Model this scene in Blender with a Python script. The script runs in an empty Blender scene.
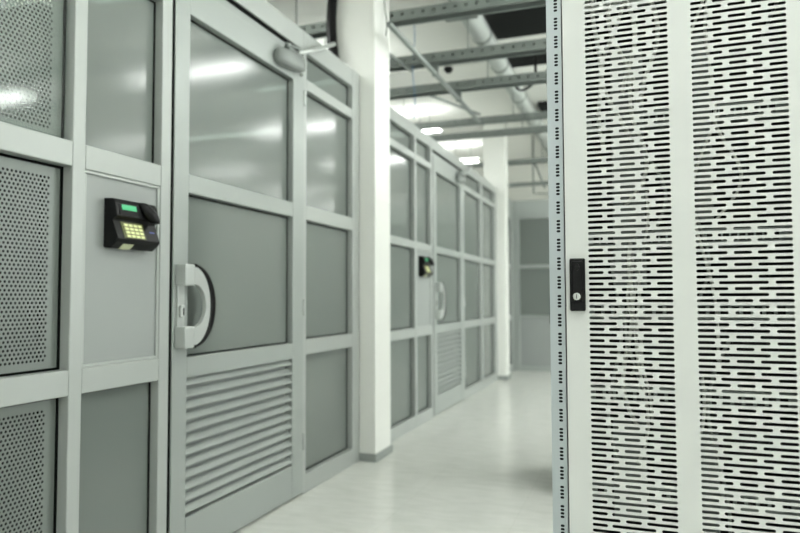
import bpy, math, random
from mathutils import Vector, Matrix
random.seed(7)
S = bpy.context.scene
COL = S.collection
PI = math.pi

# ------------------------------------------------------------------ camera
CAMZ = 1.10
F_PX, YAW, PIT, ROL = 675.4, 0.34058, 0.045874, -0.0034157
f = Vector((-math.sin(YAW)*math.cos(PIT), math.cos(YAW)*math.cos(PIT), math.sin(PIT)))
r = Vector((math.cos(YAW), math.sin(YAW), 0)); u = r.cross(f)
c_, s_ = math.cos(ROL), math.sin(ROL)
R1 = r*c_ + u*s_; U1 = -r*s_ + u*c_
cam_d = bpy.data.cameras.new('camera'); cam = bpy.data.objects.new('camera', cam_d); COL.objects.link(cam)
m = Matrix((R1, U1, -f)).transposed().to_4x4(); m.translation = (0, 0, CAMZ)
cam.matrix_world = m
cam_d.sensor_width = 36; cam_d.lens = F_PX/800*36
cam_d.dof.use_dof = True; cam_d.dof.focus_distance = 1.72; cam_d.dof.aperture_fstop = 2.6
cam_d.clip_start = 0.05
S.camera = cam
# ------------------------------------------------------------------ world, exposure
w = bpy.data.worlds.new('world'); S.world = w; w.use_nodes = True
w.node_tree.nodes['Background'].inputs[0].default_value = (0.8, 0.9, 0.85, 1)
w.node_tree.nodes['Background'].inputs[1].default_value = 0.05
S.view_settings.view_transform = 'Standard'; S.view_settings.look = 'None'
S.view_settings.exposure = -0.03; S.view_settings.gamma = 1; S.view_settings.use_curve_mapping = False
def daylight(name, loc, direction, w_, h_, L):
    d = bpy.data.lights.new(name, 'AREA'); d.shape = 'RECTANGLE'; d.size = w_; d.size_y = h_
    d.energy = L*PI*w_*h_; d.color = (0.965, 1.0, 0.985)
    o = bpy.data.objects.new(name, d); COL.objects.link(o); o.location = loc
    o.rotation_euler = Vector(direction).to_track_quat('-Z', 'Y').to_euler()
DAY_R, DAY_F, DAY_B = 9.0, 1.2, 9.0
for yc, k in ((-1.4, .1), (1.1, .4), (3.6, .95), (6.1, 1.1)): daylight('window_daylight', (4.12, yc, 1.9), (-1, 0, 0), 2.2, 2.0, DAY_R*k)
daylight('window_daylight', (4.12, 16.7, 1.9), (-1, 0, 0), 2.2, 2.0, DAY_B)  # unseen light added to brighten the far end and streak the panes
daylight('window_daylight', (-1.5, -3.12, 1.9), (0, 1, 0), 2.2, 2.0, DAY_F)  # added out of view behind the camera to brighten the rack door
daylight('window_daylight', (1.3, -3.12, 1.9), (0, 1, 0), 2.6, 2.0, DAY_F*.2)  # weaker second light, also added behind the camera
LAMP = 30.0            # emission of the fluorescent tubes
LAMP_COL = (0.975, 1.0, 0.975, 1)

# ------------------------------------------------------------------ materials
def lin(c): return tuple(((v/255+0.055)/1.055)**2.4 if v > 10 else v/255/12.92 for v in c)
def mat(name, col, rough=0.5, metal=0.0, noise=0.0, nscale=20, bump=0.0, spec=0.5, emit=None, coat=0.0, stretch=None):
    m = bpy.data.materials.new(name); m.use_nodes = True
    nt = m.node_tree; b = nt.nodes['Principled BSDF']
    c = (*lin(col), 1)
    b.inputs['Base Color'].default_value = c
    b.inputs['Roughness'].default_value = rough; b.inputs['Metallic'].default_value = metal
    b.inputs['Specular IOR Level'].default_value = spec
    b.inputs['Coat Weight'].default_value = coat
    if noise or bump:
        tc = nt.nodes.new('ShaderNodeTexCoord'); n = nt.nodes.new('ShaderNodeTexNoise')
        n.inputs['Scale'].default_value = nscale; n.inputs['Detail'].default_value = 4
        src = tc.outputs['Object']
        if stretch:
            mp = nt.nodes.new('ShaderNodeMapping'); mp.inputs['Scale'].default_value = stretch
            nt.links.new(src, mp.inputs[0]); src = mp.outputs[0]
        nt.links.new(src, n.inputs['Vector'])
        if noise:
            mx = nt.nodes.new('ShaderNodeMix'); mx.data_type = 'RGBA'
            mx.inputs[6].default_value = tuple(v*(1-noise) for v in c[:3])+(1,)
            mx.inputs[7].default_value = tuple(min(1, v*(1+noise)) for v in c[:3])+(1,)
            nt.links.new(n.outputs['Fac'], mx.inputs[0]); nt.links.new(mx.outputs[2], b.inputs['Base Color'])
        if bump:
            bp = nt.nodes.new('ShaderNodeBump'); bp.inputs['Strength'].default_value = bump; bp.inputs['Distance'].default_value = 0.002
            nt.links.new(n.outputs['Fac'], bp.inputs['Height']); nt.links.new(bp.outputs[0], b.inputs['Normal'])
    if emit:
        b.inputs['Emission Color'].default_value = emit[0]; b.inputs['Emission Strength'].default_value = emit[1]
    return m
M = {}
M['frame'] = mat('anodised grey frame', (166, 171, 167), 0.38, 0.15, 0.03, 3)
M['leaf'] = mat('grey door frame', (156, 162, 158), 0.36, 0.2, 0.03, 3)
M['panel'] = mat('grey painted panel', (146, 151, 148), 0.45, 0.0, 0.02, 4)
M['perf'] = mat('perforated grey steel', (116, 123, 118), 0.38, 0.25, 0.03, 5)
M['gasket'] = mat('black rubber gasket', (9, 12, 10), 0.8, spec=0.1)
M['galv'] = mat('galvanised steel', (136, 143, 139), 0.45, 0.45, 0.12, 8)
M['white_wall'] = mat('white painted plaster', (226, 228, 222), 0.7, 0, 0.02, 3, 0.15)
M['ceiling'] = mat('white ceiling', (232, 233, 228), 0.8, 0, 0.03, 1.5)
M['skirt'] = mat('grey skirting', (140, 146, 142), 0.5)
M['rack'] = mat('light grey powder coat', (207, 210, 206), 0.42, 0, 0.015, 6, 0.1)
M['rack_post'] = mat('zinc grey rack post', (176, 184, 186), 0.4, 0.25, 0.03, 12)
M['black'] = mat('black plastic', (8, 9, 9), 0.35, 0, 0, 1, spec=0.22)
M['dark'] = mat('black steel', (11, 12, 12), 0.5, 0.0, spec=0.2)
M['blackpanel'] = mat('black ceiling grille', (22, 26, 24), 0.8)
M['silver'] = mat('satin silver metal', (186, 191, 187), 0.33, 0.35)
M['chrome'] = mat('chrome', (215, 215, 210), 0.15, 1.0)
M['cable_white'] = mat('white cable', (176, 178, 170), 0.45)
M['cable_grey'] = mat('grey cable', (120, 126, 120), 0.45)
M['cable_blue'] = mat('blue cable', (90, 130, 165), 0.45)
M['server_grey'] = mat('grey server front', (135, 142, 138), 0.4, 0.3, 0.08, 30)
M['server_white'] = mat('white patch panel', (215, 222, 214), 0.4)
M['duct'] = mat('light grey duct', (182, 188, 184), 0.45, 0.1, 0.04, 6)
M['beige'] = mat('beige fitting', (150, 145, 118), 0.6)
M['lcd'] = mat('green display', (20, 120, 70), 0.3, emit=((0.01, 0.36, 0.14, 1), 0.8))
M['key'] = mat('lit keypad keys', (150, 155, 110), 0.4, emit=((0.62, 0.66, 0.32, 1), 0.75))
M['keybed'] = mat('olive keypad field', (70, 74, 36), 0.4, emit=((0.2, 0.22, 0.06, 1), 0.15))
M['label'] = mat('pale device label', (190, 195, 160), 0.5)
M['print_blue'] = mat('blue device print', (70, 80, 150), 0.5)
M['tube'] = mat('lit opal diffuser', (240, 245, 240), 0.4, emit=(LAMP_COL, LAMP))
M['lens'] = mat('clear grey plastic housing', (182, 188, 184), 0.12, 0, spec=0.7)
M['lens'].node_tree.nodes['Principled BSDF'].inputs['Transmission Weight'].default_value = 0.6
M['lens'].node_tree.nodes['Principled BSDF'].inputs['IOR'].default_value = 1.2
M['uptube'] = mat('lit upper diffuser', (240, 245, 240), 0.4, emit=(LAMP_COL, LAMP*.5))  # glow on the lamp tops, added to lift the ceiling

# glass of the cage: grey tinted, slightly see through
def glass_mat():
    m = bpy.data.materials.new('grey tinted glass'); m.use_nodes = True; nt = m.node_tree
    b = nt.nodes['Principled BSDF']; out = nt.nodes['Material Output']
    b.inputs['Base Color'].default_value = (*lin((118, 125, 120)), 1)
    b.inputs['Roughness'].default_value = 0.14; b.inputs['Specular IOR Level'].default_value = 0.6
    t = nt.nodes.new('ShaderNodeBsdfTransparent'); t.inputs[0].default_value = (0.55, 0.62, 0.58, 1)
    mx = nt.nodes.new('ShaderNodeMixShader'); mx.inputs[0].default_value = 0.12
    nt.links.new(b.outputs[0], mx.inputs[1]); nt.links.new(t.outputs[0], mx.inputs[2]); nt.links.new(mx.outputs[0], out.inputs[0])
    return m
M['glass'] = glass_mat()
# clear sheet over the perforated steel at the top
def clear_mat():
    m = bpy.data.materials.new('clear glass sheet'); m.use_nodes = True; nt = m.node_tree
    out = nt.nodes['Material Output']
    g = nt.nodes.new('ShaderNodeBsdfGlossy'); g.inputs['Roughness'].default_value = 0.09
    t = nt.nodes.new('ShaderNodeBsdfTransparent'); t.inputs[0].default_value = (0.93, 0.95, 0.94, 1)
    lw = nt.nodes.new('ShaderNodeLayerWeight'); lw.inputs[0].default_value = 0.5
    pw = nt.nodes.new('ShaderNodeMath'); pw.operation = 'POWER'; pw.inputs[1].default_value = 4.0
    mr = nt.nodes.new('ShaderNodeMapRange'); mr.inputs['To Min'].default_value = 0.045; mr.inputs['To Max'].default_value = 1.0
    nt.links.new(lw.outputs['Facing'], pw.inputs[0]); nt.links.new(pw.outputs[0], mr.inputs[0])
    mx = nt.nodes.new('ShaderNodeMixShader')
    nt.links.new(mr.outputs[0], mx.inputs[0]); nt.links.new(t.outputs[0], mx.inputs[1]); nt.links.new(g.outputs[0], mx.inputs[2])
    nt.links.new(mx.outputs[0], out.inputs[0])
    return m
M['clear'] = clear_mat()
def floor_mat():
    m = bpy.data.materials.new('pale glossy raised floor'); m.use_nodes = True; nt = m.node_tree
    b = nt.nodes['Principled BSDF']
    tc = nt.nodes.new('ShaderNodeTexCoord')
    mp = nt.nodes.new('ShaderNodeMapping'); mp.inputs['Scale'].default_value = (2.5, 9.0, 1)
    nz = nt.nodes.new('ShaderNodeTexNoise'); nz.inputs['Scale'].default_value = 2.2; nz.inputs['Detail'].default_value = 8; nz.inputs['Roughness'].default_value = 0.6
    nt.links.new(tc.outputs['Object'], mp.inputs[0]); nt.links.new(mp.outputs[0], nz.inputs['Vector'])
    cr = nt.nodes.new('ShaderNodeValToRGB')
    cr.color_ramp.elements[0].position = 0.3; cr.color_ramp.elements[0].color = (*lin((208, 210, 203)), 1)
    cr.color_ramp.elements[1].position = 0.7; cr.color_ramp.elements[1].color = (*lin((224, 225, 219)), 1)
    nt.links.new(nz.outputs['Fac'], cr.inputs[0])
    bk = nt.nodes.new('ShaderNodeTexBrick'); bk.offset = 0; bk.squash = 1
    bk.inputs['Scale'].default_value = 1; bk.inputs['Brick Width'].default_value = 0.6; bk.inputs['Row Height'].default_value = 0.6
    bk.inputs['Mortar Size'].default_value = 0.0012; bk.inputs['Mortar Smooth'].default_value = 0.6
    bk.inputs['Color1'].default_value = (1, 1, 1, 1); bk.inputs['Color2'].default_value = (1, 1, 1, 1)
    bk.inputs['Mortar'].default_value = (0.82, 0.82, 0.8, 1)
    nt.links.new(tc.outputs['Object'], bk.inputs['Vector'])
    mx = nt.nodes.new('ShaderNodeMix'); mx.data_type = 'RGBA'; mx.blend_type = 'MULTIPLY'; mx.inputs[0].default_value = 1
    nt.links.new(cr.outputs[0], mx.inputs[6]); nt.links.new(bk.outputs['Color'], mx.inputs[7])
    nt.links.new(mx.outputs[2], b.inputs['Base Color'])
    b.inputs['Roughness'].default_value = 0.2; b.inputs['Specular IOR Level'].default_value = 0.45
    return m
M['floor'] = floor_mat()

# ------------------------------------------------------------------ mesh helpers
class MB:
    def __init__(s): s.v = []; s.f = []; s.T = None
    def add(s, vs, fs):
        o = len(s.v)
        s.v += [tuple(s.T @ Vector(p)) if s.T else tuple(p) for p in vs]
        s.f += [tuple(i+o for i in q) for q in fs]
    def box(s, x0, x1, y0, y1, z0, z1):
        s.add([(x0,y0,z0),(x1,y0,z0),(x1,y1,z0),(x0,y1,z0),(x0,y0,z1),(x1,y0,z1),(x1,y1,z1),(x0,y1,z1)],
              [(0,3,2,1),(4,5,6,7),(0,1,5,4),(1,2,6,5),(2,3,7,6),(3,0,4,7)])
        return s
    def prism(s, prof, a0, a1, axis='y'):
        # prof: list of (p,q); extruded along axis. y: p->x q->z ; x: p->y q->z ; z: p->x q->y
        n = len(prof)
        def P(p, q, a): return {'y': (p, a, q), 'x': (a, p, q), 'z': (p, q, a)}[axis]
        s.add([P(p, q, a0) for p, q in prof]+[P(p, q, a1) for p, q in prof],
              [tuple(range(n)), tuple(range(2*n-1, n-1, -1))]+[(i, i+n, (i+1) % n+n, (i+1) % n) for i in range(n)])
        return s
    def tube(s, path, r, n=8, cap=True):
        path = [Vector(p) for p in path]; rings = []
        up = None
        for i, p in enumerate(path):
            d = (path[min(i+1, len(path)-1)]-path[max(i-1, 0)]).normalized()
            if up is None:
                up = d.orthogonal().normalized()
            a = (up-d*up.dot(d)).normalized(); up = a; b = d.cross(a)
            rings.append([p+(a*math.cos(2*PI*k/n)+b*math.sin(2*PI*k/n))*r for k in range(n)])
        vs = [q for g in rings for q in g]; fs = []
        for i in range(len(rings)-1):
            for k in range(n): fs.append((i*n+k, i*n+(k+1) % n, (i+1)*n+(k+1) % n, (i+1)*n+k))
        if cap: fs.append(tuple(range(n-1, -1, -1))); fs.append(tuple((len(rings)-1)*n+k for k in range(n)))
        s.add(vs, fs); return s
    def lathe(s, prof, org, axis, n=20):
        # prof list of (r, h) along axis vector
        ax = Vector(axis).normalized(); a = ax.orthogonal().normalized(); b = ax.cross(a); o = Vector(org)
        vs = [o+ax*h+(a*math.cos(2*PI*k/n)+b*math.sin(2*PI*k/n))*r for r, h in prof for k in range(n)]
        fs = [(i*n+k, i*n+(k+1) % n, (i+1)*n+(k+1) % n, (i+1)*n+k) for i in range(len(prof)-1) for k in range(n)]
        fs.append(tuple(range(n-1, -1, -1))); fs.append(tuple((len(prof)-1)*n+k for k in range(n)))
        s.add(vs, fs); return s
    def build(s, name, mt, parent=None, bevel=0, seg=2, smooth=False, solid=0, loc=None):
        me = bpy.data.meshes.new(name); me.from_pydata(s.v, [], s.f); me.update()
        me.materials.append(mt)
        ob = bpy.data.objects.new(name, me); COL.objects.link(ob)
        if parent: ob.parent = parent
        if loc: ob.location = loc
        if smooth:
            for p in me.polygons: p.use_smooth = True
        if solid:
            md = ob.modifiers.new('thickness', 'SOLIDIFY'); md.thickness = solid; md.offset = -1
        if bevel:
            md = ob.modifiers.new('bevel', 'BEVEL'); md.width = bevel; md.segments = seg; md.limit_method = 'ANGLE'; md.angle_limit = 0.6
        return ob
def tag(o, label=None, cat=None, group=None, kind=None):
    if label: o['label'] = label
    if cat: o['category'] = cat
    if group: o['group'] = group
    if kind: o['kind'] = kind
    return o
def struct(o): o['kind'] = 'structure'; return o
def empty(name, loc=(0, 0, 0), rz=0):
    o = bpy.data.objects.new(name, None); COL.objects.link(o); o.location = loc; o.rotation_euler = (0, 0, rz); o.empty_display_size = 0.1
    return o
def children(o): return [c for c in COL.objects if c.parent == o]
def copy_tree(o, parent=None):
    c = o.copy(); COL.objects.link(c)
    if parent: c.parent = parent
    for ch in list(children(o)): copy_tree(ch, c)
    return c
def hole_cell(s, u0, u1, v0, v1, loop_top, loop_bot, put):
    # loop_top: points from right end over the top to the left end; loop_bot: from left end under to right end
    vs = [(u0, v0), (u1, v0), (u1, v1), (u0, v1)] + loop_top + loop_bot[1:-1]
    nt = len(loop_top); nb = len(loop_bot)-2
    lt = list(range(4, 4+nt)); lb = list(range(4+nt, 4+nt+nb))
    vm = (v0+v1)/2
    vs += [(u0, vm), (u1, vm)]; a = 4+nt+nb; b = a+1
    s.add([put(*p) for p in vs], [tuple([b, 2, 3, a]+lt[::-1]), tuple([a, 0, 1, b]+[lt[0]]+lb[::-1]+[lt[-1]])])
def slot_loops(uc, vc, L, h, n=4):
    rr = h/2; hx = max(L/2-rr, 0)
    top = [(uc+hx+rr*math.cos(PI/2*k/n), vc+rr*math.sin(PI/2*k/n)) for k in range(n+1)]
    if hx > 1e-6: top += [(uc-hx+rr*math.cos(PI/2+PI/2*k/n), vc+rr*math.sin(PI/2+PI/2*k/n)) for k in range(n+1)]
    else: top += [(uc+rr*math.cos(PI/2+PI/2*k/n), vc+rr*math.sin(PI/2+PI/2*k/n)) for k in range(1, n+1)]
    bot = [(p, 2*vc-q) for p, q in top[::-1]]
    return top, bot
def quad(s, u0, u1, v0, v1, put):
    if u1-u0 > 1e-6 and v1-v0 > 1e-6:
        s.add([put(u0, v0), put(u1, v0), put(u1, v1), put(u0, v1)], [(0, 1, 2, 3)])
def perf_sheet(s, U0, U1, V0, V1, mu, mv, p, h, rad, put):
    rows = int((V1-V0-2*mv)/h); v = V0+mv
    quad(s, U0, U1, V0, v, put)
    ncol = int((U1-U0-2*mu)/p - 0.5)
    for i in range(rows):
        off = 0 if i % 2 else p/2
        a = U1-mu-off-ncol*p
        quad(s, U0, a, v, v+h, put)
        for k in range(ncol):
            t, b = slot_loops(a+(k+.5)*p, v+h/2, 0, 2*rad, 2)
            hole_cell(s, a+k*p, a+(k+1)*p, v, v+h, t, b, put)
        quad(s, a+ncol*p, U1, v, v+h, put)
        v += h
    quad(s, U0, U1, v, V1, put)

# ------------------------------------------------------------------ room shell
RX0, RX1, RY0, RY1, CZ = -6.0, 4.0, -3.0, 18.0, 3.5
struct(MB().box(RX0-.2, RX1+.2, RY0-.2, RY1+.2, -0.1, 0).build('floor', M['floor']))
struct(MB().box(RX0-.2, RX1+.2, RY0-.2, RY1+.2, CZ, CZ+.1).build('ceiling', M['ceiling']))
struct(MB().box(RX0-.2, RX0, RY0-.2, RY1+.2, 0, CZ).build('wall_outer_left', M['white_wall']))
WINY = ((-2.5, -.3), (0, 2.2), (2.5, 4.7), (5.0, 7.2), (15.6, 17.8))  # the last opening only serves the light added at the far end
mb = MB(); e = [RY0-.2]
for a, b in WINY: e += [a, b]
e.append(RY1+.2)
for k in range(0, len(e), 2): mb.box(RX1, RX1+.2, e[k], e[k+1], 0, CZ)
for a, b in WINY: mb.box(RX1, RX1+.2, a, b, 0, .9); mb.box(RX1, RX1+.2, a, b, 2.9, CZ)
struct(mb.build('wall_right', M['white_wall']))
struct(MB().box(RX0, RX1, RY1, RY1+.2, 0, CZ).build('wall_back', M['white_wall']))
WINX = ((-2.6, -.4), (0, 2.6))  # openings made up for the lights added behind the camera
mb = MB(); e = [RX0]
for a, b in WINX: e += [a, b]
e.append(RX1)
for k in range(0, len(e), 2): mb.box(e[k], e[k+1], RY0-.2, RY0, 0, CZ)
for a, b in WINX: mb.box(a, b, RY0-.2, RY0, 0, .9); mb.box(a, b, RY0-.2, RY0, 2.9, CZ)
struct(mb.build('wall_front', M['white_wall']))

# ------------------------------------------------------------------ glazed partition along the corridor
WX = -1.8; FD = 0.07            # front face, frame depth
RE = 0.042                      # recess of the panes
wn = [0]
def pane(y0, y1, z0, z1, kind='glass', rec=RE):
    wn[0] += 1
    g = 0.007
    x = WX-rec
    o = MB().box(x-.006, x, y0+g, y1-g, z0+g, z1-g).build('window_%d' % wn[0], M[kind]); struct(o)
    gk = MB()
    for a in ((y0, y1, z0, z0+g), (y0, y1, z1-g, z1), (y0, y0+g, z0+g, z1-g), (y1-g, y1, z0+g, z1-g)):
        gk.box(x-.012, x+.004, *a)
    gk.build('gasket', M['gasket'], o)
    return o
def frame(posts, rails, name, ztop):
    mb = MB()
    for (a, b) in posts: mb.box(WX-FD, WX, a, b, 0, ztop)
    for (a, b, zs) in rails:
        for z0, z1 in zs: mb.box(WX-FD, WX-.0008, a, b, z0, z1)
    return struct(mb.build(name, M['frame'], bevel=0.004))
Z1 = [(0, .105), (.775, .862), (1.548, 1.634), (2.306, 2.368), (2.525, 2.645)]
frame([(-1.0, -.94), (.20, .26), (.98, 1.04), (1.768, 1.824), (2.216, 2.276), (3.432, 3.470), (4.135, 4.252)],
      [(-.94, .20, Z1), (.26, .98, Z1), (1.04, 1.768, Z1), (1.824, 2.216, Z1), (2.276, 3.432, [Z1[4]]), (3.470, 4.135, Z1)], 'wall_left', 2.645)
HZ = [(.105, .775), (.862, 1.548), (1.634, 2.306), (2.368, 2.525)]
def perf_panel(y0, y1, z0, z1, label):
    mb = MB(); x = WX-RE-.004
    perf_sheet(mb, y0+.006, y1-.006, z0+.006, z1-.006, 0.042, 0.024, 0.0155, 0.0134, 0.0049, lambda a, b: (x, a, b))
    o = mb.build('perforated_panel', M['perf'], solid=0.0015)
    tag(o, label, 'panel', 'perforated steel panels at the left edge')
    gk = MB(); g = .008
    for a in ((y0, y1, z0, z0+g), (y0, y1, z1-g, z1), (y0, y0+g, z0+g, z1-g), (y1-g, y1, z0+g, z1-g)):
        gk.box(x-.014, x+.005, *a)
    gk.build('gasket', M['gasket'], o)
    return o
perf_panel(1.04, 1.768, *HZ[0], 'perforated grey steel panel in the lowest opening at the left edge')
perf_panel(1.04, 1.768, *HZ[1], 'perforated grey steel panel in the middle opening, left of the fingerprint terminal')
perf_panel(1.04, 1.768, *HZ[2], 'perforated grey steel panel in the upper opening with a bright reflection across its holes')
o = struct(MB().box(WX-RE+.012, WX-RE+.016, 1.05, 1.758, HZ[2][0]+.01, HZ[2][1]-.01).build('window_clear_sheet', M['clear'])); o.name = 'window_40'
for z in (HZ[0], HZ[1], HZ[2], HZ[3]):
    pane(-.94, .20, *z); pane(.26, .98, *z)
pane(1.04, 1.768, *HZ[3])
pane(1.824, 2.216, *HZ[0]); pane(1.824, 2.216, *HZ[2]); pane(1.824, 2.216, *HZ[3])
# flush panel carrying the fingerprint terminal
def wall_panel(y0, y1, z0, z1, label):
    t = MB().box(WX-.03, WX-.013, y0, y1, z0, z1).build('wall_panel', M['panel'])
    tag(t, label, 'panel')
    mb = MB(); b = .012
    for a in ((y0, y1, z0, z0+b), (y0, y1, z1-b, z1), (y0, y0+b, z0+b, z1-b), (y1-b, y1, z0+b, z1-b)):
        mb.box(WX-.013, WX-.005, *a)
    mb.build('edge_bead', M['frame'], t, bevel=.003)
wall_panel(1.824, 2.216, *HZ[1], 'plain grey wall panel behind the near fingerprint terminal')
for z in HZ: pane(3.470, 4.135, *z)

# section two, behind the first column
Z2 = [(0, .10), (.762, .842), (1.518, 1.582), (2.284, 2.342), (2.49, 2.590)]
H2 = [(Z2[i][1], Z2[i+1][0]) for i in range(4)]
frame([(4.57, 4.64), (5.462, 5.512), (5.94, 5.995), (7.145, 7.185), (8.03, 8.11), (8.87, 8.99)],
      [(4.64, 5.462, Z2), (5.512, 5.94, Z2), (5.995, 7.145, [Z2[4]]), (7.185, 8.03, Z2), (8.11, 8.87, Z2)], 'wall_left_far', 2.59)
for a, b in ((4.64, 5.462), (7.185, 8.03), (8.11, 8.87)):
    for z in H2: pane(a, b, *z)
for i in (0, 2, 3): pane(5.512, 5.94, *H2[i])
wall_panel(5.512, 5.94, *H2[1], 'plain grey wall panel behind the far fingerprint terminal')

# ------------------------------------------------------------------ doors
def make_door(n, y0, y1, ztop, midz, lowz, louv, dn):
    # leaf
    z0 = .012; LS, RS = .096, .125
    X = WX+.004; B = WX-.045
    mb = MB()
    mb.box(B, X, y0, y0+LS, z0, ztop); mb.box(B, X, y1-RS, y1, z0, ztop)
    tr = ztop-.135
    for a, b in ((z0, louv[0]), (louv[1], lowz), (midz[0], midz[1]), (tr, ztop)): mb.box(B, X-.0008, y0+LS, y1-RS, a, b)
    d = struct(mb.build('door_%d' % n, M['leaf'], bevel=.004))
    def dp(za, zb):
        g = .007; ya, yb = y0+LS, y1-RS; x = WX-.034
        p = MB().box(x-.006, x, ya+g, yb-g, za+g, zb-g).build('glass_pane', M['glass'], d)
        gk = MB()
        for a in ((ya, yb, za, za+g), (ya, yb, zb-g, zb), (ya, ya+g, za+g, zb-g), (yb-g, yb, za+g, zb-g)): gk.box(x-.01, x+.004, *a)
        gk.build('gasket', M['gasket'], p)
    dp(lowz, midz[0]); dp(midz[1], tr)
    # louvre
    ya, yb = y0+LS, y1-RS; lz0, lz1 = louv
    lm = MB(); N = 12; h = (lz1-lz0)/N
    for i in range(N):
        zb = lz0+i*h-.004
        lm.prism([(WX-.024, zb+h*1.0), (WX+.001, zb+h*.50), (WX+.001, zb+h*.40), (WX-.003, zb+h*.40), (WX-.027, zb+h*.88)], ya, yb, 'y')
    lv = lm.build('louvre', M['leaf'], d)
    MB().box(WX-.050, WX-.046, ya-.002, yb+.002, lz0, lz1).build('backing', M['skirt'], lv)
    # header recess above the leaf and dark gap
    mb = MB().box(WX-.06, WX-.022, y0-.015, y1+.002, ztop+.004, dn)
    hd = struct(mb.build('trim_%d' % n, M['leaf']))
    MB().box(B, X-.006, y0-.008, y0-.0005, z0, ztop).build('edge_seal', M['gasket'], d)  # black strip stands in for the shade inside the door gap
    MB().box(WX-.07, WX-.05, y0-.016, y0+.004, 0.012, ztop).build('seal', M['gasket'], hd)  # black box set behind the gap to keep it dark
    MB().box(WX-.06, WX-.010, y0-.015, y1, dn-.014, dn).build('seal', M['gasket'], hd)
    # small hinge
    for z in (.25, 1.0, 2.2):
        MB().lathe([(.007, 0), (.007, .09)], (WX+.008, y1+.001, z), (0, 0, 1), 10).build('hinge', M['silver'], d)
    return d
def make_handle(d, y, zc, hgt):
    X = WX+.004
    s = hgt/2
    root = MB()
    # escutcheon plate
    root.box(X, X+.010, y-.040, y+.004, zc-s+.02, zc+s-.02)
    hd = root.build('door_handle', M['silver'], d, bevel=.002)
    for sg in (-1, 1):
        zz = zc+sg*(s-.044)
        MB().box(X, X+.052, y-.045, y+.016, zz-.044, zz+.044).build('mounting_block', M['silver'], hd, bevel=.004)
    # D shaped bar and black grip
    yb = y+.014
    def arc(iy, iz, oy, oz, x0, x1, a0, a1, n=28):
        mb = MB(); vs = []; fs = []
        for i in range(n+1):
            a = a0+(a1-a0)*i/n
            for (qy, qz, x) in ((iy, iz, x0), (oy, oz, x0), (oy, oz, x1), (iy, iz, x1)):
                vs.append((x, yb+qy*math.cos(a), zc+qz*math.sin(a)))
        for i in range(n):
            for k in range(4): fs.append((i*4+k, (i+1)*4+k, (i+1)*4+(k+1) % 4, i*4+(k+1) % 4))
        fs += [(3, 2, 1, 0), tuple(n*4+k for k in range(4))]
        mb.add(vs, fs); return mb
    arc(.084, s*.52, .116, s*.95, X+.030, X+.050, -PI/2, PI/2).build('handle_bar', M['silver'], hd, bevel=.002)
    arc(.114, s*.95, .150, s*1.0, X+.026, X+.054, -PI/2*.97, PI/2*.97).build('grip', M['black'], hd, bevel=.003)
    lc = MB().box(X+.010, X+.026, y-.036, y-.010, zc-.048, zc+.004).build('lock_cylinder', M['silver'], hd, bevel=.006)
    MB().box(X+.026, X+.028, y-.026, y-.020, zc-.038, zc-.008).build('keyhole', M['dark'], lc)
d1 = make_door(1, 2.292, 3.430, 2.455, (1.547, 1.628), .852, (.188, .766), 2.525)
make_handle(d1, 2.350, 1.068, .345)
d2 = make_door(2, 6.010, 7.140, 2.425, (1.518, 1.582), .842, (.188, .762), 2.49)
make_handle(d2, 6.09, 1.068, .345)

# ------------------------------------------------------------------ columns
def column(x0, x1, y0, y1, label):
    c = MB().box(x0, x1, y0, y1, 0, CZ).build('column', M['white_wall'], bevel=.004)
    tag(c, label, 'column', 'white columns along the partition')
    e = .012
    MB().box(x0-e, x1+e, y0-e, y1+e, 0, .052).build('skirting', M['skirt'], c, bevel=.003)
column(-1.98, -1.69, 4.262, 4.56, 'white square column between the near and far glazed partition, nearest the camera')
column(-1.98, -1.69, 9.01, 9.25, 'white square column at the far end of the glazed partition')

# ------------------------------------------------------------------ end partition
EY = 10.18; EX0, EX1 = -1.80, 1.6
mb = MB()
ez = [(0, .07), (.80, .83), (1.53, 1.585), (2.28, 2.56)]
for a, b in ((EX0, EX0+.10), (-.42, -.34), (.60, .68), (EX1-.08, EX1)): mb.box(a, b, EY, EY+.07, 0, 2.56)
for a, b in ((EX0+.10, -.42), (-.34, .60), (.68, EX1-.08)):
    for z0, z1 in ez: mb.box(a, b, EY, EY+.069, z0, z1)
struct(mb.build('wall_far', M['leaf'], bevel=.004))
for a, b in ((EX0+.10, -.42), (-.34, .60), (.68, EX1-.08)):
    for z0, z1 in ((.83, 1.53), (1.585, 2.28)):
        wn[0] += 1
        o = struct(MB().box(a, b, EY+.03, EY+.036, z0, z1).build('window_%d' % wn[0], M['glass']))
for i, (a, b) in enumerate(((EX0+.10, -.42), (-.34, .60), (.68, EX1-.08))):
    tag(MB().box(a, b, EY+.02, EY+.035, .07, .80).build('wall_panel', M['panel']),
        ['solid grey panel at the foot of the partition closing the corridor', 'solid grey foot panel in the middle of the end partition', 'solid grey foot panel at the right of the end partition'][i], 'panel')
# side frame closing the corner to column two
mb = MB()
for a, b in ((9.25, 9.32), (10.10, 10.18)): mb.box(WX-FD, WX, a, b, 0, 2.56)
for z0, z1 in ((0, .10), (.76, .84), (1.52, 1.58), (2.28, 2.56)): mb.box(WX-FD, WX-.001, 9.32, 10.10, z0, z1)
struct(mb.build('wall_left_end', M['leaf'], bevel=.004))
for z in ((.10, .76), (.84, 1.52), (1.58, 2.28)): pane(9.32, 10.10, *z)

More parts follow.
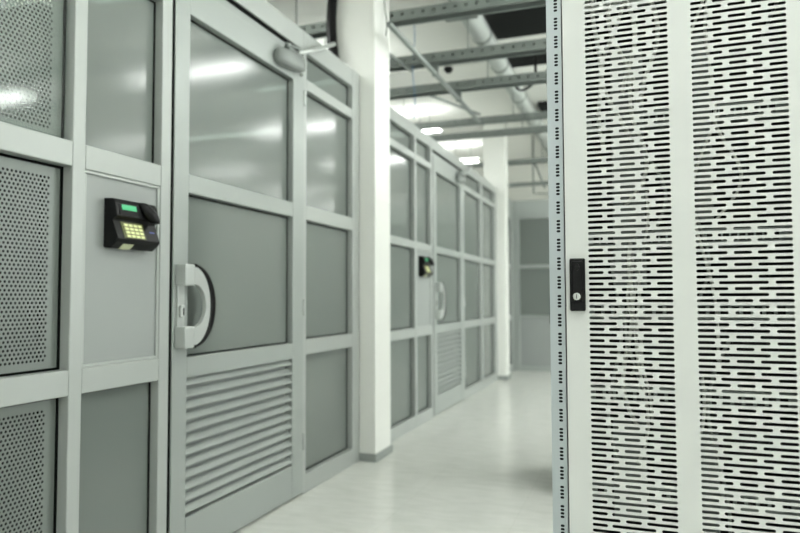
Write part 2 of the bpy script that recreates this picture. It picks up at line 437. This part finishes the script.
# ------------------------------------------------------------------ fingerprint terminal
def make_terminal():
    root = empty('fingerprint_terminal')
    # local: x out of wall, y along, z up ; origin at lower near corner on the wall
    W, H = .225, .178
    prof = [(0, 0), (.030, -.004), (.058, .018), (.066, .030), (.040, .098), (.046, .106), (.060, .112), (.050, .160), (.040, .176), (0, .178)]
    MB().prism(prof, 0, W, 'y').build('housing', M['black'], root, bevel=.003)
    # lower face from (.066,.030) to (.040,.098): tilted
    def face(p0, p1, w0, w1, t0, t1, off, th=.002):
        d = Vector((p1[0]-p0[0], 0, p1[1]-p0[1])); n = Vector((d.z, 0, -d.x)).normalized()
        mb = MB(); P = [Vector((p0[0], 0, p0[1]))+d*t for t in (t0, t1)]
        vs = []
        for o_ in (off, off+th):
            for pp, ww in ((P[0], w0), (P[0], w1), (P[1], w1), (P[1], w0)): vs.append(tuple(pp+n*o_+Vector((0, ww, 0))))
        mb.add(vs, [(3, 2, 1, 0), (4, 5, 6, 7), (0, 1, 5, 4), (1, 2, 6, 5), (2, 3, 7, 6), (3, 0, 4, 7)])
        return mb
    L0, L1 = (.066, .030), (.040, .098)
    kb = face(L0, L1, .035, .150, .06, .94, 0.0, .0015).build('keypad', M['keybed'], root)
    for i in range(4):
        for j in range(4):
            face(L0, L1, .048+j*.024, .066+j*.024, .10+i*.20, .10+i*.20+.13, .0015, .003).build('key', M['key'], kb)
    U0, U1 = (.060, .112), (.050, .160)
    sc = face(U0, U1, .015, .125, .12, .92, 0, .0012).build('screen_surround', M['dark'], root)
    face(U0, U1, .030, .104, .50, .90, .0012, .001).build('display', M['lcd'], sc)
    face(L0, L1, .178, .205, .48, .56, .0005, .0008).build('printed_mark', M['print_blue'], root)
    # sensor hood, a rounded lump at the upper right
    mb = MB(); vs = []; fs = []
    nu, nv = 14, 10
    for i in range(nv+1):
        t = i/nv
        for k in range(nu):
            a = 2*PI*k/nu
            rr = math.sin(PI*(.12+.76*t))**.6
            vs.append((.046+.026*rr*math.cos(a)+.026*(1-t), .160+.036*rr*math.sin(a)-.020*(t-.5)*2*.6+.016*(1-t), .100+.074*t))
    for i in range(nv):
        for k in range(nu): fs.append((i*nu+k, i*nu+(k+1) % nu, (i+1)*nu+(k+1) % nu, (i+1)*nu+k))
    fs += [tuple(range(nu-1, -1, -1)), tuple(nv*nu+k for k in range(nu))]
    mb.add(vs, fs); mb.build('finger_reader', M['black'], root, smooth=True)
    MB().box(.028, .030, .040, .090, -.0055, -.0035).build('label_plate', M['label'], root)
    MB().prism([(.034, -.0045), (.054, .0120), (.0535, .0135), (.0335, -.003)], .040, .095, 'y').build('label_plate', M['label'], root)
    return root
t1 = make_terminal(); t1.location = (WX-.013, 1.925, 1.285)
tag(t1, 'black fingerprint terminal with lit green display and yellow keypad, left of the near door', 'access terminal', 'fingerprint access terminals')
t2 = copy_tree(t1); t2.location = (WX-.013, 5.60, 1.285)
tag(t2, 'small black fingerprint terminal beside the far door, beyond the near column', 'access terminal', 'fingerprint access terminals')

# ------------------------------------------------------------------ door closers: round housing with an arm
def closer(y, z, label):
    root = empty('door_closer', (WX, y, z))
    # rounded oblong housing
    mb = MB(); n = 32; prof = [(.84, .004), (.97, .010), (1.0, .030), (.96, .046), (.80, .060), (.5, .067)]
    vs = []
    for k_, x in prof:
        for i in range(n):
            a = 2*PI*i/n; ca, sa = math.cos(a), math.sin(a)
            yy = .150*k_*math.copysign(abs(ca)**.6, ca); zz = .052*k_*math.copysign(abs(sa)**.6, sa)
            vs.append((x, yy, zz+.10*yy))
    fs = [(r_*n+i, r_*n+(i+1) % n, (r_+1)*n+(i+1) % n, (r_+1)*n+i) for r_ in range(len(prof)-1) for i in range(n)]
    fs += [tuple(range(n-1, -1, -1)), tuple((len(prof)-1)*n+i for i in range(n))]
    mb.add(vs, fs); h_ = mb.build('housing', M['lens'], root, smooth=True)
    MB().tube([(.03, -.09, -.012), (.03, .09, .008)], .020, 12).build('spring_barrel', M['silver'], h_, smooth=True)
    MB().box(.02, .05, -.085, -.055, .0, .030).build('spring_block', M['galv'], h_, bevel=.003)
    MB().tube([(.045, -.07, .045), (.050, -.065, .068)], .016, 12).build('pivot', M['galv'], root, smooth=True)
    MB().tube([(.050, -.06, .062), (.060, .14, .085), (.060, .22, .130)], .007, 8).build('rod', M['galv'], root, smooth=True)
    MB().tube([(.050, .05, .055), (.062, .20, .120), (.060, .49, .262)], .013, 10).build('rod', M['silver'], root, smooth=True)
    MB().lathe([(.010, 0), (.010, .012)], (.004, .155, -.030), (1, 0, 0), 12).build('bolt', M['chrome'], root)
    tag(root, label, 'door closer', 'door closers at the head of the doors')
    return root
closer(3.225, 2.395, 'clear grey door closer with a metal arm at the upper corner of the near door')
closer(6.95, 2.36, 'door closer with an arm at the upper corner of the far door')
# black cable bundle at the head of the near column
mb = MB()
pth = [(-1.972-.030*math.sin(PI*t/16), 4.225, 2.72+.62*t/16) for t in range(17)]
mb.tube(pth, .036, 12)
tag(mb.build('cable_bundle', M['black'], smooth=True), 'thick black cable bundle running up the left side of the near column', 'cable')

# ------------------------------------------------------------------ overhead steelwork
def strut(y, x0, x1, z, label, hh=.07, ww=.10):
    # channel open at the bottom: web with slots towards the camera, dark underside
    mb = MB(); t = .003
    n = int((x1-x0)/.08)
    put = lambda a, b: (a, y, b)
    quad(mb, x0, x1, z, z+hh*.3, put); quad(mb, x0, x1, z+hh*.75, z+hh, put)
    for k in range(n):
        a = x0+(x1-x0)*k/n; b = x0+(x1-x0)*(k+1)/n
        tl, bl = slot_loops((a+b)/2, z+hh*.525, .030, .017, 2)
        hole_cell(mb, a, b, z+hh*.3, z+hh*.75, tl, bl, put)
    mb.box(x0, x1, y+.002, y+ww, z+hh-t, z+hh)
    mb.box(x0, x1, y+ww-t, y+ww, z, z+hh-t)
    mb.box(x0, x1, y+.001, y+.018, z, z+t); mb.box(x0, x1, y+ww-.018, y+ww-t, z, z+t)
    mb.box(x0, x1, y+.012, y+ww-.01, z+hh*.55, z+hh*.6)
    o = mb.build('ceiling_strut', M['galv'])
    tag(o, label, 'ceiling strut', 'galvanised struts under the ceiling')
    # threaded hanger rods
    x = x0+.4
    while x < x1:
        MB().tube([(x, y+ww/2, z+hh), (x, y+ww/2, CZ)], .005, 6).build('hanger_rod', M['galv'], o)
        x += 1.25
    return o
names = ['nearest galvanised ceiling strut crossing above the near column', 'second galvanised ceiling strut, carrying the long conduit',
         'third galvanised ceiling strut, just ahead of the far column head', 'fourth galvanised ceiling strut crossing before the far column',
         'fifth galvanised ceiling strut at the far column', 'sixth galvanised ceiling strut seen right of the far column', 'last galvanised ceiling strut over the end partition']
for (y, z), nm in zip(((4.58, 3.13), (5.10, 2.98), (5.85, 2.98), (7.15, 3.0), (7.75, 3.0), (9.45, 2.98), (11.5, 3.0)), names):
    strut(y, -5.4, 2.6, z, nm, *((.06, .10) if y > 6.5 else (.075, .12)))
# long conduit running along the corridor
mb = MB().tube([(-1.52, 4.10, 2.90), (-1.52, 6.75, 2.90)], .020, 10)
o = tag(mb.build('ceiling_conduit', M['galv'], smooth=True), 'long grey conduit running away along the corridor under the struts', 'conduit')
for y in (5.16, 5.91):
    MB().box(-1.545, -1.495, y-.012, y+.012, 2.88, 2.982).build('clamp', M['galv'], o)
for i, (p, q, lb) in enumerate((((-1.95, 6.0, 3.06), (-1.55, 6.9, 3.02), 'thin diagonal brace between the third and fourth ceiling struts'),
                  ((-1.92, 4.42, 3.05), (-1.74, 5.22, 2.97), 'thin diagonal brace between the first and second ceiling struts left of the conduit'),
                  ((-1.36, 9.5, 3.0), (-1.22, 9.5, 2.62), 'short diagonal brace hanging beside the far column'),
                  ((-1.45, 10.0, 2.63), (-1.0, 10.0, 2.60), 'thin cross bar over the end partition'))):
    tag(MB().tube([p, q] if i < 3 else [(-1.45, 10.0, 3.5), (-1.45, 10.0, 2.63), (-1.0, 10.0, 2.60)], .014, 8).build('brace_rod', M['galv'], smooth=True), lb, 'brace', 'thin braces under the ceiling')
# round duct along the ceiling
o = MB().tube([(-1.26, y, 3.40) for y in (3.6, 6, 8.5, 12)], .085, 20).build('air_duct', M['duct'], smooth=True)
tag(o, 'pale round air duct running along the ceiling above the corridor', 'duct')
for y in (5.05, 5.7, 6.5, 7.6, 8.8, 10.2):
    MB().tube([(-1.26, y, 3.40), (-1.26, y+.04, 3.40)], .091, 20).build('duct_joint', M['galv'], o)
MB().box(-1.42, -1.16, 5.08, 5.14, 3.30, 3.33).build('strap', M['galv'], o)
# black grilles
for i, (x0, x1, y0, y1, lb) in enumerate(((-1.18, .3, 5.25, 6.00, 'large black grille in the ceiling, nearest the camera'),
                                         (-1.20, .3, 6.45, 6.80, 'narrow black grille in the ceiling behind the large one'),
                                         (-1.14, .3, 8.3, 8.9, 'far black ceiling grille, half hidden behind struts'))):
    g = MB().box(x0, x1, y0, y1, 3.44, 3.50).build('ceiling_grille', M['blackpanel'])
    tag(g, lb, 'ceiling grille', 'black grilles in the ceiling')
    mb = MB()
    y = y0+.03
    while y < y1-.02: mb.box(x0+.02, x1-.02, y, y+.012, 3.432, 3.44); y += .04
    mb.build('slats', M['blackpanel'], g)
# raised ceiling panels left of the duct
for i, (y0, y1, lb) in enumerate(((4.3, 5.2, 'flat white ceiling panel above the near column'), (5.25, 5.95, 'flat white ceiling panel left of the duct, beside the large black grille'),
                              (6.6, 7.3, 'flat white ceiling panel between the second and third struts'), (7.4, 8.6, 'flat white ceiling panel in front of the far column'))):
    tag(MB().box(-3.2, -1.38, y0, y1, 3.46, 3.5).build('ceiling_panel', M['ceiling'], bevel=.004), lb, 'ceiling panel', 'white ceiling panels')
# hanging wires
def wire(x, y, z0, z1, r, mt, lb):
    pts = [(x+.01*math.sin(k*1.3), y, z0+(z1-z0)*k/8) for k in range(9)]
    tag(MB().tube(pts, r, 6).build('hanging_cable', M[mt], smooth=True), lb, 'cable', 'cables hanging from the ceiling')
wire(-1.70, 5.15, 2.55, 3.45, .004, 'cable_blue', 'thin blue cable hanging past the second strut above the far partition')
wire(-1.66, 4.4, 2.95, 3.46, .006, 'cable_grey', 'thin grey cable hanging at the head of the near column')
# small smoke detector and spot on struts
o = MB().lathe([(.035, 0), (.04, .02), (.02, .045)], (-1.44, 5.27, 2.98), (0, 0, -1), 14).build('smoke_detector', M['black'], smooth=True)
tag(o, 'small black sensor hanging under the second ceiling strut', 'sensor')
# cable loops lying over the ceiling struts at right
for k, (x, y, z) in enumerate(((-.98, 6.3, 3.12), (-.70, 6.32, 3.15), (-.85, 8.0, 3.15))):
    pts = [(x+.10*math.cos(a/14*2*PI), y+.05*math.sin(a/14*4*PI), z+.07*math.sin(a/14*2*PI)) for a in range(15)]+[(x+.10, y, 3.3), (x+.10, y, 3.50)]
    tag(MB().tube(pts, .012, 8).build('cable_loop', M['black'], smooth=True), 
        ['black cable loop under the ceiling, left of the pair behind the second strut', 'black cable loop under the ceiling, right of the pair behind the second strut', 'black cable loop hanging over the far struts'][k], 'cable', 'black cable loops under the ceiling')

# ------------------------------------------------------------------ lamps
def make_lamp():
    root = empty('fluorescent_lamp')
    mb = MB().prism([(-.09, .0), (-.06, .05), (.06, .05), (.09, .0), (.085, -.004), (.055, .042), (-.055, .042), (-.085, -.004)], -.65, .65, 'x')
    mb.build('reflector', M['white_wall'], root)
    MB().box(-.63, .63, -.075, .075, -.012, .004).build('diffuser', M['tube'], root, bevel=.004)
    MB().box(-.63, .63, -.055, .055, .051, .058).build('upper_diffuser', M['uptube'], root, bevel=.003)  # glowing strip added on top to brighten the ceiling
    for s in (-.64, .64): MB().box(s-.012, s+.012, -.06, .06, -.006, .045).build('end_cap', M['white_wall'], root)
    for s in (-.5, .5): MB().tube([(s, 0, .05), (s, 0, .30)], .004, 6).build('hanger_rod', M['galv'], root)
    return root
proto = make_lamp(); first = True
for cx in (-5.0, -2.95, .25, 2.9):
    for k, y in enumerate([-1.8, .4, 2.55, 5.2, 7.4, 9.6, 11.8, 14.0]):
        yy = y + (.65 if cx == -2.95 else 0)
        if cx == -2.95 : yy = 1.45+2.2*(k-1)
        if cx == -5.0 and k % 2: continue
        if cx in (-2.95, .25) and yy > 10.6: continue
        o = proto if first else copy_tree(proto); first = False
        o.location = (cx, yy, 3.2)
        side = {-5.0: 'over the outer left of the room', -2.95: 'over the rooms behind the glazed partition', .25: 'over the corridor', 2.9: 'over the right of the room'}[cx]
        order = ['behind the camera', 'just ahead of the camera', 'level with the near door', 'beyond the near column', 'level with the far door', 'near the end partition', 'beyond the end partition', 'furthest from the camera'][k]
        tag(o, 'suspended fluorescent lamp %s, %s' % (side, order), 'lamp', 'suspended fluorescent lamps')

# ------------------------------------------------------------------ cabinets behind the glass
def plain_rack(x0, x1, y0, y1, h, label, mt='dark', face='x', cage='perf'):
    root = empty('server_cabinet', ((x0+x1)/2, (y0+y1)/2, 0))
    cx, cy = (x0+x1)/2, (y0+y1)/2
    a, b, c, d = x0-cx, x1-cx, y0-cy, y1-cy
    MB().box(a, b-.03, c, d, .03, h).build('body', M[mt], root, bevel=.006)
    dr = MB().box(b-.028, b, c+.01, d-.01, .06, h-.03).build('door', M[mt], root, bevel=.004)
    mb = MB()
    z = .12
    while z < h-.12: mb.box(b, b+.003, c+.06, d-.06, z, z+.012); z += .03
    mb.build('vent_slats', M['black'], dr)
    MB().box(b, b+.02, d-.05, d-.025, .95, 1.1).build('handle', M['black'], dr, bevel=.003)
    tag(root, label, 'cabinet')
    return root
y = -1.0
words = ['first', 'second', 'third', 'fourth', 'fifth']
for k in range(5):
    plain_rack(-3.3, -2.32, y, y+.77, 2.09 if k < 4 else 2.35, 'tall black cabinet behind the perforated panels, %s from the camera side' % words[k])['group'] = 'black cabinets behind the partition'
    y += .78
for k in range(4):
    plain_rack(-4.6, -3.7, 3.4+k*.85, 4.2+k*.85, 2.0, 'light cabinet faintly seen through the tinted glass, %s along the row' % words[k], 'rack')['group'] = 'light cabinets behind the partition'

# ------------------------------------------------------------------ the near cabinet with the slotted door
rc = P_O = Vector((-0.16896, 1.69050, 0)); TH = -0.01427
def make_main_rack():
    root = empty('server_rack', (rc.x, rc.y, 0), TH)
    tag(root, 'tall light grey server rack with slotted double-field door and black lock, at the right', 'server rack')
    DW = .545; ZT = 2.0
    # posts with hole groups (left strip)
    def post(u0, u1, mirror, nm='post'):
        mb = MB(); y = .004
        put = lambda a, b: (a, y, b)
        a, b = (u0, u1)
        hc = u0+(u1-u0)*(.36 if mirror else .64); hw = .011
        quad(mb, a, hc-hw/2-.001, .05, ZT, put); quad(mb, hc+hw/2+.001, b, .05, ZT, put)
        L, Rr = hc-hw/2-.001, hc+hw/2+.001
        per = .0462; hp = .0084; z = .05
        while z+per < ZT:
            zz = z+.0126/2
            quad(mb, L, Rr, z, zz, put)
            for i in range(4):
                t, bb = slot_loops((L+Rr)/2, zz+hp/2, .0094, .0058, 3)
                hole_cell(mb, L, Rr, zz, zz+hp, t, bb, put); zz += hp
            quad(mb, L, Rr, zz, z+per, put)
            z += per
        quad(mb, L, Rr, z, ZT, put)
        mb.box(a, a+.002, y+.001, .06, .05, ZT) ; mb.box(b-.002, b, y+.001, .05, .05, ZT)
        o = mb.build(nm, M['rack_post'], root, solid=0)
        MB().box(a+.004, b-.004, .02, .058, .055, ZT-.005).build('inner_profile', M['dark'], o)  # black box stands in for the shade behind the post holes
        return o
    post(-.0400, -.0038, False); post(DW+.0038, DW+.0400, True)
    # carcass
    MB().box(-.040, DW+.040, .01, .95, ZT, ZT+.03).build('roof', M['rack'], root, bevel=.004)
    MB().box(-.040, DW+.040, .0, .95, 0, .05).build('plinth', M['rack'], root, bevel=.004)
    MB().box(-.040, -.038, .062, .94, .05, ZT).build('side_panel', M['rack'], root)
    MB().box(DW+.038, DW+.040, .062, .94, .05, ZT).build('side_panel', M['rack'], root)
    MB().box(-.038, DW+.038, .93, .95, .05, ZT).build('rear_panel', M['dark'], root)
    for a in (.022, DW-.040): MB().box(a, a+.018, .10, .118, .05, ZT).build('mounting_rail', M['dark'], root)
    for a in (-.037, DW+.029): MB().box(a, a+.008, .07, .92, .06, ZT-.01).build('inner_lining', M['dark'], root)
    # door
    mb = MB(); put = lambda a, b: (a, 0, b)
    z0, z1 = .055, 1.985
    F1, F2 = (.0530, .2430), (.2915, .4895)
    pitch = .01357; sh = .0070; zr0 = .12; n = int((z1-.09-zr0)/pitch); zr1 = zr0+n*pitch
    quad(mb, 0, DW, z0, zr0, put); quad(mb, 0, DW, zr1, z1, put)
    quad(mb, 0, F1[0], zr0, zr1, put); quad(mb, F1[1], F2[0], zr0, zr1, put); quad(mb, F2[1], DW, zr0, zr1, put)
    PA = [(0.003, .187), (.238, .747), (.813, .997)]; PB = [(0.003, .336), (.400, .586), (.645, .997)]
    for i in range(n):
        v0 = zr0+i*pitch; v1 = v0+pitch
        for F in (F1, F2):
            W = F[1]-F[0]; pat = PA if i % 2 == 0 else PB
            e = [F[0]]
            for k in range(2): e.append(F[0]+W*(pat[k][1]+pat[k+1][0])/2)
            e.append(F[1])
            for k in range(3):
                a, b = F[0]+W*pat[k][0], F[0]+W*pat[k][1]
                t, bb = slot_loops((a+b)/2, (v0+v1)/2, b-a, sh, 3)
                hole_cell(mb, e[k], e[k+1], v0, v1, t, bb, put)
    door = mb.build('door', M['rack'], root, solid=0)
    md = door.modifiers.new('thickness', 'SOLIDIFY'); md.thickness = .0013; md.offset = 1
    # folded edges
    mb = MB()
    mb.box(0, .0014, 0.0015, .022, z0, z1); mb.box(DW-.0014, DW, 0.0015, .022, z0, z1)
    mb.box(.0014, .016, .0205, .022, z0, z1); mb.box(DW-.016, DW-.0014, .0205, .022, z0, z1)
    mb.build('door_return', M['rack'], door)
    # black seal in the gap
    MB().box(-.0060, -.0004, .018, .03, .05, ZT).build('seal', M['gasket'], root)
    # lock
    lk = MB().box(.0100, .0462, -.014, -.0005, 1.066, 1.193).build('lock', M['black'], door, bevel=.003)
    MB().box(.0150, .0412, -.0190, -.014, 1.088, 1.186).build('swing_lever', M['black'], lk, bevel=.003)
    MB().lathe([(.0075, 0), (.0075, .0025), (.0060, .0035)], (.0270, -.0190, 1.172), (0, -1, 0), 20).build('escutcheon', M['black'], lk)
    MB().lathe([(.0088, 0), (.0088, .004), (.0072, .0052)], (.0268, -.0190, 1.101), (0, -1, 0), 20).build('lock_cylinder', M['silver'], lk)
    MB().box(.0260, .0276, -.0247, -.0241, 1.096, 1.106).build('keyhole', M['black'], lk)
    return root
rack = make_main_rack()
# things mounted inside the rack (world placement through the rack's own frame)
RT = Matrix.Translation((rc.x, rc.y, 0)) @ Matrix.Rotation(TH, 4, 'Z')
def unit(z, hU, mt, label, name='rack_server', y0=.085, ports=0):
    h = hU*.04445-.002
    root = empty(name); root.matrix_world = RT @ Matrix.Translation((0, 0, z))
    MB().box(.045, .500, y0+.02, .75, 0, h).build('chassis', M['dark'], root)
    fr = MB().box(.028, .517, y0, y0+.018, 0, h).build('front_panel', M[mt], root, bevel=.002)
    if ports:
        for k in range(ports): MB().box(.06+k*.42/ports, .06+k*.42/ports+.013, y0-.002, y0, h*.3, h*.7).build('port', M['black'], fr)
    else:
        mb = MB()
        for k in range(18): mb.box(.06+k*.024, .06+k*.024+.016, y0-.003, y0, h*.25, h*.75)
        mb.build('drive_bays', M['black'], fr)
    tag(root, label, name.replace('_', ' '), 'equipment behind the slotted door')
U = [(.40, 2, 'dark', 'black server low in the rack', 0), (.60, 1, 'server_grey', 'grey one-unit server near the bottom of the picture behind the slots', 0),
     (.70, 2, 'dark', 'black two-unit server below the mid patch panels', 0), (.835, 1, 'server_grey', 'grey one-unit server a little below the lock height', 0),
     (.93, 2, 'dark', 'black two-unit server directly under the middle grey unit', 0), (1.045, 1, 'server_grey', 'grey one-unit server level with the bottom of the lock', 0),
     (1.22, 1, 'server_grey', 'grey patch panel just above the lock height', 24), (1.38, 1, 'dark', 'black patch panel behind the upper slots', 24),
     (1.52, 1, 'server_grey', 'grey patch panel in the upper part of the rack', 24), (1.66, 1, 'dark', 'black patch panel near the top of the picture', 24),
     (1.838, 1, 'server_white', 'white patch panel at the very top of the picture behind the slots', 24)]
for z, h, mt, lb, p in U: unit(z, h, mt, lb, 'patch_panel' if p else 'rack_server', ports=p)
M['trunk'] = mat('dull grey cable duct', (104, 110, 107), 0.5, 0, 0.35, 14, stretch=(3, 3, 1))
for u0, u1, z0, z1, lb in ((.100, .178, .56, .80, 'grey vertical cable duct low behind the left slotted field'), (.108, .185, 1.12, 1.72, 'tall grey vertical cable duct behind the upper left slotted field'),
                           (.300, .338, 1.28, 1.74, 'narrow grey cable duct behind the upper right slotted field'), (.296, .336, .50, .78, 'narrow grey cable duct low behind the right slotted field')):
    mb = MB(); mb.T = RT
    mb.box(u0, u1, .070, .080, z0, z1)
    for q in range(int((z1-z0)/.03)): mb.box(u0+.004, u1-.004, .067, .070, z0+.005+q*.03, z0+.022+q*.03)
    tag(mb.build('cable_duct', M['trunk'], bevel=.001), lb, 'cable duct', 'equipment behind the slotted door')
rng = random.Random(3)
places = ['left', 'right']
for k in range(20):
    side = k % 3 != 0
    cu = rng.uniform(.085, .205) if side else rng.uniform(.275, .36)
    z0 = rng.uniform(.35, 1.7); ln = rng.uniform(.25, .6)
    yb = rng.uniform(.030, .050)
    drift = rng.uniform(-.05, .05)
    pts = []
    for i in range(13):
        t = i/12
        pts.append(RT @ Vector((min(.40, max(.07, cu+drift*math.sin(t*PI)+.02*math.sin(t*7+k))), yb+.008*math.sin(t*9+k), z0+ln*t)))
    mt = 'cable_white' if k % 4 else 'cable_grey'
    o = MB().tube(pts, rng.choice((.0035, .004, .0055)), 6).build('network_cable', M[mt], smooth=True)
    tag(o, ('white' if k % 4 else 'grey')+' network cable in the bundle behind the %s slotted field of the rack door' % ('left' if side else 'right'), 'cable',
        ('white' if k % 4 else 'grey')+' network cables behind the %s slotted field' % ('left' if side else 'right'))

# a further dark cabinet beyond, standing on the floor right of the corridor
plain = plain_rack(-.46, .54, 3.86, 4.54, 2.0, 'dark cabinet standing beyond the slotted rack, its shadow on the floor', 'dark')
plain.rotation_euler = (0, 0, PI); plain.location = (.04, 4.20, 0)
